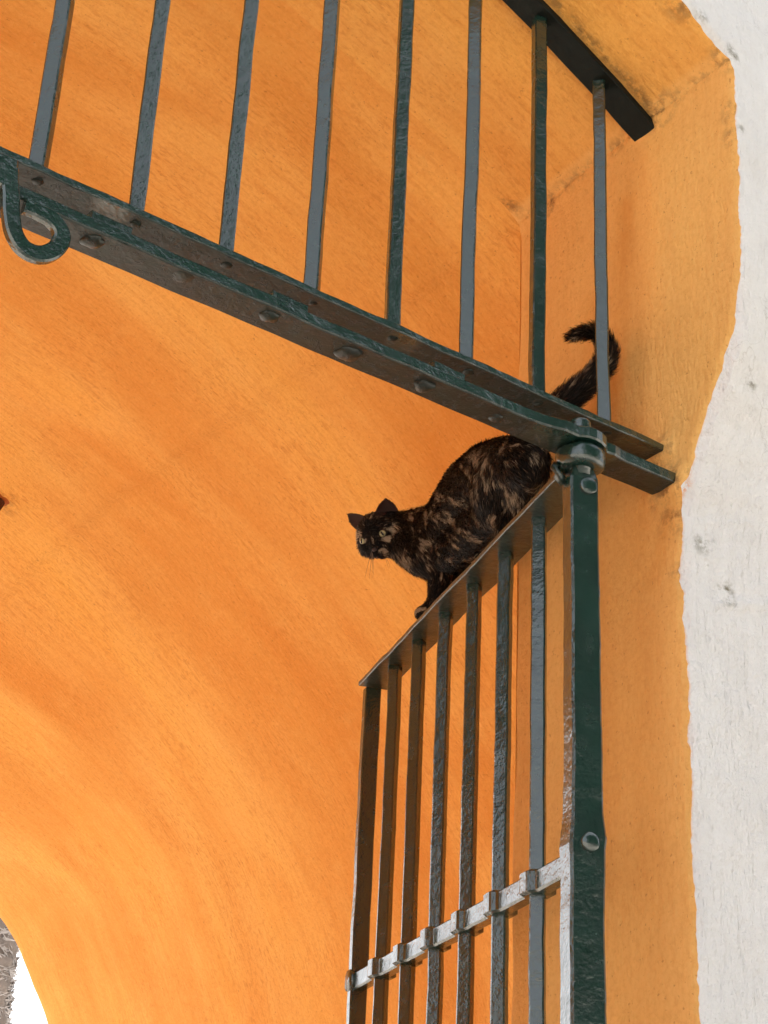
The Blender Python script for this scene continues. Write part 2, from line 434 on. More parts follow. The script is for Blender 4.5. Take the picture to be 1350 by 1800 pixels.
set_stain_shade(fac.data, fac_stain)

# ---- vault profile: matches the soffit up to x = W, then falls to the side wall
def catmull(P, n):
    out = []
    for i in range(len(P)-1):
        p0 = Vector(P[max(0, i-1)]); p1 = Vector(P[i]); p2 = Vector(P[i+1]); p3 = Vector(P[min(len(P)-1, i+2)])
        for k in range(n):
            t = k/n
            out.append(tuple(.5*((2*p1) + (-p0+p2)*t + (2*p0-5*p1+4*p2-p3)*t*t + (-p0+3*p1-3*p2+p3)*t**3)))
    out.append(tuple(P[-1])); return out
key = [(XC, arc_z(XC)+.004), (-.62, arc_z(-.62)+.004), (-.27, arc_z(-.27)+.004), (.08, .567), (.335, .405), (.58, .195), (.781, -.011), (.86, -.115), (.921, -.212), (.986, -.317), (1.06, -.50), (1.11, -.75), (1.13, -1.1), (1.14, -1.7), (1.14, ZG)]
half = catmull(key, 16)
prof = [(x, z) for x, z in half[::-1]] + [(2*XC-x, z) for x, z in half[1:]]
VV = []; VF = []; VU = []; NY = 120
sl = [0]
for i in range(1, len(prof)): sl.append(sl[-1] + math.dist(prof[i], prof[i-1]))
for i, (x, z) in enumerate(prof):
    a = Vector(prof[max(0, i-1)]); b = Vector(prof[min(len(prof)-1, i+1)]); t = (b-a).normalized(); nx, nz = -t.y, t.x
    for j in range(NY+1):
        yf = YF + (.010*noise.noise(Vector((sl[i]*6, 3, 1))) + .006*noise.noise(Vector((sl[i]*19, 5, 1))))
        y = YB - .003 + (yf-YB+.003)*j/NY
        z = arc_z(x) if abs(x-XC) < HALF else prof[i][1]
        kb = max(0, min(1, (.70-abs(x-XC)+.97-.08+.25)/.75)); kb = kb*kb*(3-2*kb); z -= 0
        z = z - .33*kb*max(0, min(1, (y-1.6)/(YF-1.6)))**1.3
        k_ = max(0, min(1, (y-YB)*4)); k_ = k_*k_*(3-2*k_)
        p = (x, y, z); o = (.016*n3(p, 1.6, 3) + .005*n3(p, 5, 8))*k_ + (lump((x, YB, z)) - .0006)*(1-k_)*(1 if abs(x-XC) < HALF else 0)
        o -= .03*max(0, 1-(yf-y)/.03)**2 * .25
        VV.append((x+nx*o, y, z+nz*o)); VU.append((sl[i], y))
for i in range(len(prof)-1):
    for j in range(NY):
        a = i*(NY+1)+j; VF.append((a, a+1, a+NY+2, a+NY+1))
vau = from_pd('vault', VV, VF, M_OR, arch, True); add_uv(vau, VU)
def vault_stain(p):
    g = 0
    # broad darker strokes of the brush running round the vault
    for a, b, r, k in (((-.62, .30, .74), (.2, .5, .50), .12, .95), ((-.2, .42, .66), (.5, .9, .27), .14, .6), ((-.9, .7, .8), (-.3, .9, .72), .14, .8), ((-.9, 1.6, .8), (.4, 1.9, .4), .12, .35), ((-.3, 2.6, .7), (.9, 2.9, -.2), .16, .35)):
        g = max(g, k*max(0, 1-segd(p, a, b)/r))
    hk = blob(p, HOOK, .05)
    return (min(1, hk*.9), min(1, g), 0)
HOOK = Vector((0, 0, 0))
bv = BVHTree.FromPolygons([Vector(v) for v in VV], VF)
o_ = Vector((-1.4759, -1.5521, -1.1441)); hk = bv.ray_cast(o_, (Vector((.159, 2.5, .889))-o_).normalized())
if hk[0]: HOOK = hk[0]; HOOKN = hk[1]
print('HOOK', HOOK)
set_stain_shade(vau.data, vault_stain)
# back of the street wall, from the jamb out to the side walls
BVt = []; BF = []
outr = [q for q in half if q[0] >= W-1e-6]
for sgn in (1, -1):
    b0 = len(BVt)
    for x, z in outr:
        xx = x+.03 if x > W+.001 else x; zz = z
        zin = min(z, .560)
        BVt += [((W+.003 if sgn > 0 else 2*XC-W-.003), YB-.001, zin), ((xx if sgn > 0 else 2*XC-xx), YB-.001, zz)]
    for i in range(len(outr)-1):
        BF.append((2*i, 2*i+1, 2*i+3, 2*i+2))
    bk = from_pd('inner_wall_face', BVt, BF, M_OR, arch); add_uv(bk, [(v[2], v[0]) for v in BVt]); set_stain_shade(bk.data, lambda p: (0, 0, 0))
    BVt = []; BF = []
# outer crown of the masonry over the vault (seen only from outside)
rv = []
for x, y, z in ((-4.6, YB+.02, 1.69), (3.0, YB+.02, 1.69), (3.0, YF+.03, 1.69), (-4.6, YF+.03, 1.69)): rv.append((x, y, z))
from_pd('roof', rv, [(0, 1, 2, 3)], M_WH, arch)
# rear face round the far opening
RV = []; RF = []
for i, (x, z) in enumerate(prof):
    s_ = 1 if x > XC else -1
    ox = 3.0 if s_ > 0 else -4.94
    a_ = (x + (.06 if x > XC else -.06), YF+.004, z+.06);
    kx = abs(x-XC)/2.11
    bx = XC + (x-XC)*(3.9/2.11) ; bz = 0
    RV += [a_, (bx, YF+.02, 1.69 if z > 0 else z)]
for i in range(len(prof)-1): RF.append((2*i, 2*i+1, 2*i+3, 2*i+2))
from_pd('rear_wall_face', RV, RF, M_WH, arch)

# rusty stub in the vault
st = tag(empty('rusty_stub', HOOK), 'small rusty iron stub let into the orange vault, far left below the grille', 'iron stub')
nv = Vector(HOOKN); 
if nv.dot(o_-HOOK) < 0: nv = -nv
bm = bmesh.new(); dome(bm, HOOK-nv*.006, nv, .034, .008, 20, 5, .5, 3); from_bm('mortar_patch', bm, simple('rust_stained_mortar', (.42, .13, .04), .95, .1, 40, .004), st, True)
bm = bmesh.new(); sweep(bm, seg(HOOK, HOOK+nv*.045, .01), chamfer(.024, .024, .006), (0, 0, 1), None, .002); from_bm('stub', bm, M_RUST, st)

# ------------------------------------------------------------------ ground and what stands beyond
gv = [(-400, -400, ZG), (400, -400, ZG), (400, 400, ZG), (-400, 400, ZG)]
g = from_pd('ground', gv, [(0, 1, 2, 3)], M_GR); tag(g, kind='structure')

# a mass of dark trees across the street: unseen, added to darken what the iron mirrors
wv = []; wf = []
for q in range(42000):
    k = random.randrange(7); cx_ = (-2.4, -.2, 2.0, 4.4, 6.8, 9, 11.4)[k]; r_ = 2.5
    th = random.uniform(0, 2*PI); ph = math.acos(random.uniform(-1, 1)); rr = r_*random.uniform(.75, 1.05)*(1+.25*noise.noise(Vector((math.cos(th)*2, math.sin(th)*2+k, ph*2))))
    c = Vector((cx_+rr*math.sin(ph)*math.cos(th), -9.2+.7*math.sin(k*2.3)+rr*math.sin(ph)*math.sin(th), ZG+6.8+.4*math.sin(k*1.7)+1.95*rr*math.cos(ph)))
    a = Vector((random.gauss(0, 1), random.gauss(0, 1), random.gauss(0, 1))).normalized(); e = a.orthogonal().normalized(); f_ = a.cross(e); L_ = random.uniform(.10, .2)
    b = len(wv); wv += [c-e*L_, c+f_*L_*.45, c+e*L_, c-f_*L_*.45]; wf.append((b, b+1, b+2, b+3))
for cx_ in (-2.4, -.2, 2.0, 4.4, 6.8, 9, 11.4):
    for i in range(8):
        a0, a1 = 2*PI*i/8, 2*PI*(i+1)/8; b = len(wv)
        wv += [(cx_+.2*math.cos(a0), -9.2+.2*math.sin(a0), ZG), (cx_+.2*math.cos(a1), -9.2+.2*math.sin(a1), ZG), (cx_+.12*math.cos(a1), -9.2+.12*math.sin(a1), ZG+4), (cx_+.12*math.cos(a0), -9.2+.12*math.sin(a0), ZG+4)]; wf.append((b, b+1, b+2, b+3))
wo = from_pd('added_dark_trees', wv, wf, simple('added_dark_foliage', (.022, .045, .022), .6, .3)); tag(wo, 'unseen dark leafy trees added across the street to darken the iron reflections', kind='stuff')

palm = tag(empty('palm_trunk', (1.78, 6.1, ZG)), 'shaggy grey brown palm trunk standing beyond the far opening of the passage', 'palm')
PB = []; PF = []
nz_, na_ = 260, 60
for i in range(nz_+1):
    z = ZG + 6.2*i/nz_
    for k in range(na_):
        a = 2*PI*k/na_; r = .255 + .02*noise.noise(Vector((math.cos(a)*2, math.sin(a)*2, z*3))) + .022*(noise.noise(Vector((math.cos(a)*6, math.sin(a)*6, z*26))))
        PB.append((1.78+r*math.cos(a), 6.1+r*math.sin(a), z))
for i in range(nz_):
    for k in range(na_):
        PF.append((i*na_+k, i*na_+(k+1) % na_, (i+1)*na_+(k+1) % na_, (i+1)*na_+k))
from_pd('trunk', PB, PF, M_BARK, palm, True)
fv = []; ff = []
for q in range(9000):       # ragged fibres of old leaf bases
    z = random.uniform(-.8, 2.2); a = random.uniform(0, 2*PI); r = .252
    L_ = random.uniform(.05, .15); wd = random.uniform(.003, .009)
    rad = Vector((math.cos(a), math.sin(a), 0)); tn = Vector((-math.sin(a), math.cos(a), 0))
    dr = (rad*random.uniform(.0, .10) + tn*random.choice((-1, 1))*random.uniform(.5, 1) + Vector((0, 0, random.uniform(-.1, .45)))).normalized()
    p = Vector((1.78, 6.1, z)) + rad*r; u_ = Vector((0, 0, 1))*wd
    b = len(fv); fv += [p-u_, p+u_, p+dr*L_]; ff.append((b, b+1, b+2))
from_pd('bark_fibres', fv, ff, simple('bark_fibre', (.40, .36, .33), .9, .2), palm)
# crown of fronds, above the frame
cv = []; cf = []
for k in range(26):
    a = 2*PI*k/26 + random.uniform(-.1, .1); el = random.uniform(.1, 1.1)
    prev = Vector((1.78, 6.1, 3.4)); h = Vector((math.cos(a), math.sin(a), 0))
    for s_ in range(14):
        t = (s_+1)/14; c = Vector((1.78, 6.1, 3.4)) + h*(1.9*t) + Vector((0, 0, 1.5*el*t - 1.5*t*t))
        sd_ = Vector((-h.y, h.x, 0)); L_ = .42*math.sin(PI*min(1, t*.9+.1))
        for sg in (-1, 1):
            for e in (0, .5):
                q = prev.lerp(c, e); b = len(cv)
                cv += [q, q+h*.035, q+h*.12+sd_*sg*L_ + Vector((0, 0, -.12))]; cf.append((b, b+1, b+2))
        b = len(cv); cv += [prev-sd_*.012, prev+sd_*.012, c+sd_*.01, c-sd_*.01]; cf.append((b, b+1, b+2, b+3)); prev = c
from_pd('fronds', cv, cf, simple('palm_leaf', (.06, .10, .03), .5, .4), palm)

# ------------------------------------------------------------------ ironwork
def worn_shade(o, fn):
    a = o.data.color_attributes.new('worn_shade', 'FLOAT_COLOR', 'POINT'); buf = []
    for v in o.data.vertices: k = fn(v.co); buf.extend((k, k, k, 1))
    a.data.foreach_set('color', buf)
    return o
XL = 2*XC - W
gr = tag(empty('fixed_overhead_grille', (XC, -.07, 0)), 'dark green iron grille fixed across the arch with upright bars above a riveted double rail', 'iron grille')
YU0, YU1 = -.0915, -.047
def rail_box(name, x0, x1, y0, y1, z0, z1, seed, jit=.0016, worn_shade_k=.8):
    bm = bmesh.new()
    sec = chamfer(y1-y0, z1-z0, .0016)
    pts = seg((x0, (y0+y1)/2, (z0+z1)/2), (x1, (y0+y1)/2, (z0+z1)/2), .02)
    sweep(bm, pts, sec, (0, 1, 0), None, jit, True, seed)
    o = from_bm(name, bm, M_IR, gr)
    zc = (z0+z1)/2
    # subdivide colour: underside verts only
    worn_shade(o, lambda c: worn_shade_k if c.z < zc-.002 and c.y > y0+.0012 else 0)
    return o
rail_box('upper_rail', XL-.03, W+.03, YU0, YU1, -.0105, 0, 1)
# lower rail with the eye for the hinge pin
PINX, PINY = -.089, -.093
LY0, LY1, LZ0, LZ1 = -.1125, -.062, -.070, -.053
def lower_rail():
    bm = bmesh.new(); fr = []; bk_ = []
    xs = list(np.arange(XL-.03, W+.03, .012)) + [W+.03]
    er = .036
    for x in xs:
        dx = x-PINX; y = LY0
        if abs(dx) < er: y = min(y, PINY - math.sqrt(er*er-dx*dx))
        y -= .010*math.exp(-((dx+.045)/.03)**2)*(1 if dx < 0 else .0) + .004*math.exp(-((dx-.042)/.012)**2)
        jx = .0016*n3((x, 1, 0), 16, 3)
        fr.append((x, y+jx)); bk_.append((x, LY1 + .0016*n3((x, 5, 0), 14, 6)))
    rings = []
    c = .0022
    for i, x in enumerate(xs):
        yf, yb = fr[i][1], bk_[i][1]; dz = .0012*n3((x, 9, 0), 12, 2)
        # the street edge bends down slightly where it meets the eye
        sec = [(yf+c, LZ0), (yb-c, LZ0), (yb, LZ0+c), (yb, LZ1-c), (yb-c, LZ1), (yf+c, LZ1), (yf, LZ1-c), (yf, LZ0+c)]
        rings.append([bm.verts.new((x, a, b+dz)) for a, b in sec])
    for i in range(len(xs)-1):
        for k in range(8): bm.faces.new((rings[i][k], rings[i][(k+1) % 8], rings[i+1][(k+1) % 8], rings[i+1][k]))
    bm.faces.new(rings[0][::-1]); bm.faces.new(rings[-1])
    o = from_bm('lower_rail', bm, M_IR, gr)
    worn_shade(o, lambda q: .75 if q.z < -.0665 and q.y > LY0+.001 else 0)
    return o
low = lower_rail()
BX0 = -.0198; SP = .125
bars_x = [BX0 - SP*k for k in range(0, 16) if BX0 - SP*k > XL+.03]
for k, x in enumerate(bars_x):
    top = arc_z(x, -.06) - .022
    bm = bmesh.new()
    sec = chamfer(.0188, .0188, .0018)
    rot = math.radians(45 + (-1, 24, 2, 20, 0, 16, 18, 4)[k % 8])
    sway = [(x + .0022*n3((x, 0, z), 4, 4), -.068 + .002*n3((x, 3, z), 4, 7), z) for z in np.linspace(-.004, top, 34)]
    sweep(bm, sway, sec, (math.cos(rot), math.sin(rot), 0), None, .0011, True, k)
    o = from_bm('bar', bm, M_IR, gr); worn_shade(o, lambda c: .12)
    # tenon head under the rail
    bm = bmesh.new(); dome(bm, (x, -.073, -.0100), (0, 0, -1), .0072+random.uniform(-.001, .001), .0024, 12, 4, .4, k)
    worn_shade(from_bm('rivet', bm, M_IR, gr, True), lambda c: .9)
for k, x in enumerate([-.829, -.7136, -.592, -.473, -.353, -.231]):
    big = 1.0 if k not in (1, 5) else .8
    bm = bmesh.new(); r = (.0135, .0135, .0125, .0165, .0135, .010)[k]
    dome(bm, (x, (-.0925, -.098, -.093, -.089, -.0875, -.085)[k], LZ0+.001), (0, 0, -1), r, (.0075, .003, .006, .008, .0075, .005)[k], 18, 5, .35, k*3)
    worn_shade(from_bm('rivet', bm, M_IR, gr, True), lambda c: .7)
for x in [-1.02, -.953-.12, -1.2, -1.32, -1.44, -1.56, -1.68, -1.8]:
    bm = bmesh.new(); dome(bm, (x-.02, -.09, LZ0+.001), (0, 0, -1), .013, .006, 14, 4, .3, 5); worn_shade(from_bm('rivet', bm, M_IR, gr, True), lambda c: .7)
for k, x in enumerate([-.814, -.572, -.327, -1.06, -1.3, -1.54]):   # packing plates between the two rails
    bm = bmesh.new(); sweep(bm, seg((x-.025, -.086, LZ1+.0065), (x+.025, -.086, LZ1+.0065), .006), chamfer(.040, .014, .0025), (0, 1, 0), None, .0012, True, k)
    worn_shade(from_bm('packing_plate', bm, M_IR, gr), lambda c: .1)
# bent top rail under the soffit
bm = bmesh.new(); pts = []
for x in np.linspace(W+.012, 2*XC-W-.012, 120): pts.append((x, -.0685, arc_z(min(W, max(XL, x)), -.07) - .016 + (.5 if False else 0) - max(0, x-W)*.5))
sweep(bm, pts, chamfer(.046, .012, .0016), (0, 1, 0), None, .0014, True, 4)
from_bm('bent_top_rail', bm, simple('shaded_green_paint', (.0060, .0085, .0065), .6, .15, 60, .003), gr)  # near-black copy of the green paint; underside shade is in its colour
# scroll ornament in the middle
def flat_strap(name, path, wd, th, y, parent, taper=None):
    cp = catmull([(a, b) for a, b in path], 7); bm = bmesh.new(); n = len(cp)
    sc = [((taper(i/(n-1)) if taper else 1), 1) for i in range(n)]
    pts = [(a, y, b) for a, b in cp]
    rings = []
    for i, p in enumerate(pts):
        t = (Vector(pts[min(i+1, n-1)])-Vector(pts[max(i-1, 0)])).normalized(); a = Vector((0, 1, 0)); b = t.cross(a)
        k = sc[i][0]; sec = chamfer(wd*k, th, .0022)
        rings.append([bm.verts.new(Vector(p) + b*(x + .0007*n3(p, 60, 2)) + a*yy) for x, yy in sec])
    for i in range(n-1):
        for k in range(8): bm.faces.new((rings[i][k], rings[i][(k+1) % 8], rings[i+1][(k+1) % 8], rings[i+1][k]))
    bm.faces.new(rings[0][::-1]); bm.faces.new(rings[-1])
    return worn_shade(from_bm(name, bm, M_IR, parent), lambda c: 0)
SX = -.9555
R_ = [(-.9468, -.046), (-.9450, -.060), (-.9408, -.0833), (-.9359, -.1067), (-.9294, -.1233), (-.9178, -.1346), (-.9050, -.1370), (-.8930, -.1320), (-.8812, -.1193), (-.877, -.1045), (-.8821, -.0925), (-.8929, -.0856), (-.9051, -.0852), (-.916, -.0845), (-.9241, -.0840)]
tp = lambda t: 1.0 if t < .78 else (1.0 - (t-.78)*1.4 if t < .9 else .83+ (t-.9)*2.2)
flat_strap('scroll', R_, .0195, .011, -.1205, gr, tp)
flat_strap('scroll', [(2*SX-a, b) for a, b in R_], .0195, .011, -.1205, gr, tp)
bm = bmesh.new(); sweep(bm, seg((SX, -.1195, -.036), (SX, -.1195, -.072), .008), chamfer(.034, .012, .003), (1, 0, 0), None, .001, True, 4)
worn_shade(from_bm('scroll_plate', bm, M_IR, gr), lambda c: 0)

# ------------------------------------------------------------------ gate leaf
PHI = 1.90495
D = Vector((-math.cos(PHI), math.sin(PHI), 0)); NL = Vector((math.sin(PHI), math.cos(PHI), 0))     # along the leaf, across it (towards the right)
PIN = Vector((PINX, PINY, 0))
gate = tag(empty('open_gate_leaf', (PINX, PINY, ZG)), 'dark green barred iron gate leaf swung open on its corner post under the cat', 'gate')
def lp(t, l=0, z=0): return PIN + D*t - NL*l + Vector((0, 0, z))
ZT, ZCR, S2, L0 = -.1102, -.6255, .1273, .1404
LEAF = L0 + 6*S2 + .004
# hinge pin
bm = bmesh.new(); lathe(bm, [(.0145, -.11), (.0148, -.03), (.0145, -.0275), (.0125, -.0255)], (PINX, PINY), 30, .04, 2)
worn_shade(from_bm('hinge_pin', bm, M_IR, gate, True), lambda c: 0)
# collar under the eye
bm = bmesh.new(); lathe(bm, [(.020, -.0715), (.029, -.0718), (.032, -.0745), (.033, -.081), (.0326, -.090), (.0312, -.0955), (.027, -.0985), (.020, -.0995)], (PINX, PINY), 44, .07, 5)
worn_shade(from_bm('collar', bm, M_IR, gate, True), lambda c: .06)
bm = bmesh.new(); sweep(bm, [lp(.010, .030, -.094), lp(.005, .034, -.100), lp(.006, .030, -.110), lp(.010, .020, -.118)], chamfer(.012, .012, .003), (0, 0, 1), None, .001)
worn_shade(from_bm('collar_end', bm, M_IR, gate, True), lambda c: .3)
# post
def post():
    bm = bmesh.new(); zs = list(np.linspace(-.1015, -1.4, 90)) + list(np.linspace(-1.45, ZG, 20)); pts = []; sc = []
    for z in zs:
        k = 1.0 + .03*min(1, max(0, (-z-.3)/.3)) + (.10 if z < -.62 else .10*max(0, 1-(z+.62)/.05) if z < -.57 else 0)
        k += .10*math.exp(-((z+.60)/.022)**2)
        if z > -.112: k *= .80 + .20*(-.1015-z)/.0105
        pts.append(lp(.002, -.001 + (.002 if z < -.6 else 0), z)); sc.append((k, k))
    sweep(bm, pts, chamfer(.040, .031, .003), NL, sc, .0010, True, 9)
    o = from_bm('corner_post', bm, M_IR, gate); worn_shade(o, lambda c: .05)
post()
for z, r, h, a_ in ((-.608, .0125, .005, 0), (-.128, .013, .003, .004)):
    bm = bmesh.new(); dome(bm, lp(-.0155-(.002 if z < -.5 else 0), -a_-.001, z), -D, r, h, 18, 5, .07, 2); worn_shade(from_bm('rivet', bm, M_IR, gate, True), lambda c: .0)
# top plate
bm = bmesh.new(); sweep(bm, seg(lp(.018, 0, ZT+.0042), lp(LEAF-.010, 0, ZT+.0042), .02), chamfer(.0575, .0085, .0012), NL, None, .0013, True, 12)
tr = from_bm('top_rail', bm, M_IR, gate); worn_shade(tr, lambda c: .4)
# upright bars
for j in range(6):
    t = L0 + j*S2; bm = bmesh.new(); rot = PI - PHI + math.radians((14, 6, 4, 8, 2, 3)[j]) + PI/4
    pts = [lp(t + .0018*n3((t, 0, z), 3, 4), .0018*n3((t, 5, z), 3, 6), z) for z in list(np.linspace(ZT+.002, -1.3, 60)) + [-1.8, -2.6]]
    sweep(bm, pts, chamfer(.0195, .0195, .0022), (math.cos(rot), math.sin(rot), 0), None, .0011, True, 20+j)
    worn_shade(from_bm('bar', bm, M_IR, gate), lambda c: .05)
# far stile
bm = bmesh.new(); sweep(bm, [lp(LEAF-.002, 0, z) for z in np.linspace(ZT, -2.6, 100)], chamfer(.029, .019, .0018), NL, None, .0012, True, 31)
worn_shade(from_bm('stile', bm, M_IR, gate), lambda c: .1)
# cross rail, swollen where each bar passes through it
def cross(zc, name):
    bm = bmesh.new(); pts = []; sc = []
    t = .012
    while t < LEAF+.004:
        s = 1.0; hz = 1.0
        for j in range(6):
            dd = abs(t-(L0+j*S2))
            e = 1/(1+math.exp((dd-.0165)/.0016)); s = max(s, 1+.95*e); hz = max(hz, 1+.10*e)
        pts.append(lp(t, .0008*n3((t, 0, 0), 9, 2), zc + .0016*n3((t, 2, 0), 8, 3) + .004*max(0, 1-t/.04))); sc.append((s, hz)); t += .0035
    sweep(bm, pts, chamfer(.0215, .0285, .0028), NL, sc, .0006, True, 40)
    worn_shade(from_bm(name, bm, M_IR, gate), lambda c: .05)
cross(ZCR, 'cross_rail'); cross(-1.75, 'cross_rail'); 
bm = bmesh.new(); sweep(bm, seg(lp(LEAF, -.008, ZCR+.002), lp(LEAF, .0165, ZCR+.002), .004), chamfer(.034, .034, .008), (0, 0, 1), None, .001); worn_shade(from_bm('rail_end', bm, M_IR, gate, True), lambda c: .0)
bm = bmesh.new(); sweep(bm, seg(lp(.018, 0, -2.6), lp(LEAF+.012, 0, -2.6), .05), chamfer(.0575, .03, .002), NL); worn_shade(from_bm('bottom_rail', bm, M_IR, gate), lambda c: .1)

# ------------------------------------------------------------------ cat
CH = {"torso": [[-0.0409, 0.0702, -0.012, 0.0361], [-0.0149, 0.1353, 0.0242, 0.0424], [0.0142, 0.2099, 0.0456, 0.0516], [0.0582, 0.3005, 0.0649, 0.0571], [0.0872, 0.3751, 0.065, 0.0521], [0.112, 0.4406, 0.065, 0.0475], [0.1106, 0.4834, 0.0753, 0.0424], [0.0982, 0.5195, 0.0817, 0.0378], [0.0763, 0.5483, 0.0804, 0.035]], "belly": [[0.0239, 0.2171, -0.0128, 0.0313], [0.0521, 0.2814, -0.0051, 0.0374], [0.0825, 0.3556, 0.0004, 0.0384], [0.1083, 0.4207, 0.0153, 0.0356]], "chest": [[0.1143, 0.4398, 0.0497, 0.0436], [0.0969, 0.4776, 0.0267, 0.039], [0.0842, 0.5138, 0.0497, 0.0308]], "tailbase": [[-0.0422, 0.0813, -0.0026, 0.033], [-0.0447, 0.0504, 0.029, 0.0247], [-0.0277, 0.04, 0.0583, 0.0182]], "tail": [[-0.0277, 0.04, 0.0583, 0.0201], [-0.0203, 0.02, 0.0734, 0.0182], [-0.0039, 0.005, 0.0952, 0.0172], [0.0139, -0.01, 0.1175, 0.0162], [0.0325, -0.015, 0.1439, 0.0152], [0.0423, -0.015, 0.1722, 0.0144], [0.0357, -0.015, 0.1922, 0.0113], [0.016, -0.015, 0.197, 0.0093], [-0.0105, -0.015, 0.185, 0.0082], [-0.0322, -0.015, 0.1692, 0.005]], "thigh_near": [[-0.0296, 0.1299, 0.0179, 0.0337], [-0.0113, 0.1764, -0.0029, 0.0359], [0.0187, 0.2189, -0.0186, 0.0243], [-0.003, 0.163, -0.0552, 0.0127], [-0.0, 0.1725, -0.0696, 0.0093], [0.0324, 0.2565, -0.0657, 0.0079]], "thigh_far": [[-0.0337, 0.0783, -0.0101, 0.0313], [-0.0073, 0.1115, -0.0257, 0.0284], [0.0237, 0.1748, -0.0185, 0.0206], [0.0013, 0.1297, -0.0563, 0.01], [0.0348, 0.2133, -0.0394, 0.0078]], "arm_near": [[0.1182, 0.449, 0.0489, 0.0362], [0.1238, 0.4682, 0.0204, 0.0276], [0.1285, 0.4772, -0.0096, 0.0209], [0.1297, 0.4821, -0.0326, 0.0171], [0.1319, 0.4887, -0.0464, 0.0152], [0.1229, 0.5024, -0.0633, 0.0123]], "paw_near": [[0.122, 0.5028, -0.0635, 0.0133], [0.1193, 0.51, -0.0641, 0.0128]], "arm_far": [[0.1287, 0.4242, 0.0437, 0.0322], [0.1516, 0.448, 0.0223, 0.021], [0.1618, 0.4656, 0.0029, 0.0144], [0.156, 0.4729, -0.0152, 0.0115], [0.1578, 0.5094, -0.0262, 0.0087]]}
HD = dict(c=Vector((0.0598, 0.5574, 0.0756)), x=Vector((0.4072, -0.8971, 0.1714)), u=Vector((-0.5684, -0.1020, 0.8164)), f=Vector((-0.7149, -0.4299, -0.5514)))
def hp(x, u, f): return HD['c'] + (HD['x']*x + HD['u']*u + HD['f']*f)*.01
BL = []          # (pos, r, region, flow)
def ball(p, r, reg, flow): BL.append((Vector(p), r, reg, Vector(flow)))
def chain(pts, reg, n=5, flowsign=1):
    for i in range(len(pts)-1):
        a = Vector(pts[i][:3]); b = Vector(pts[i+1][:3]); fl = (b-a).normalized()*flowsign
        for k in range(n):
            t = k/n; ball(a.lerp(b, t), pts[i][3]*(1-t)+pts[i+1][3]*t, reg, fl)
    ball(pts[-1][:3], pts[-1][3], reg, fl)
chain(CH['torso'], 'body', 4, -1); chain(CH['chest'], 'chest', 4, -1); chain(CH['belly'], 'body', 4, -1)
chain(CH['tailbase'], 'rump', 4); chain(CH['tail'], 'tail', 8)
chain(CH['thigh_near'], 'thigh', 5); chain(CH['thigh_far'], 'thigh', 5)
chain(CH['arm_near'], 'leg', 6); chain(CH['paw_near'], 'paw', 3); chain(CH['arm_far'], 'leg', 6)
# near forepaw: toes over the edge of the plate
pc = Vector(CH['paw_near'][1][:3])
for k in range(4):
    ball(pc + D*(.004) - NL*(.007-.005*k)*1.0 + Vector((0, 0, -.0035)), .0052, 'paw', (0, 0, -1))
for k in range(3):
    ball(Vector(CH['thigh_near'][-1][:3]) + D*.006 - NL*(.004-.004*k) - Vector((0, 0, .001)), .006, 'paw', D)
# head
back = -HD['f']
for x, u, f, r, reg in [(0, .3, 0, 4.0, 'head'), (0, .9, 1.0, 3.3, 'head'), (0, .2, -1.2, 3.6, 'head'), (2.0, -1.1, .9, 2.5, 'cheek'), (-1.8, -.7, .8, 2.35, 'cheek'), (2.9, -1.3, .2, 1.8, 'cheek'), (-2.3, -1.0, .2, 1.6, 'cheek'),
                     (0, -.9, 2.6, 1.75, 'face'), (0, -.1, 2.6, 1.5, 'face'), (0, -.9, 3.5, 1.05, 'face'), (.8, -2.0, 2.95, 1.1, 'face'), (-.55, -2.1, 2.9, 1.05, 'face'), (.1, -2.95, 2.5, .85, 'face'), (1.0, -2.5, 1.8, 1.4, 'cheek'), (-.1, -1.6, 3.9, .62, 'face'),
                     (1.75, 1.6, 2.6, .8, 'face'), (-1.75, 1.6, 2.6, .8, 'face'), (1.9, -.7, 2.6, 1.2, 'face'), (-1.9, -.7, 2.6, 1.2, 'face')]:
    ball(hp(x, u, f), r*.01, reg, back - HD['u']*.2 if reg != 'face' else (HD['x']*(.8 if x > 0 else -.8 if x < 0 else 0) + back*.6 + HD['u']*(.3 if u > 0 else -.3)))
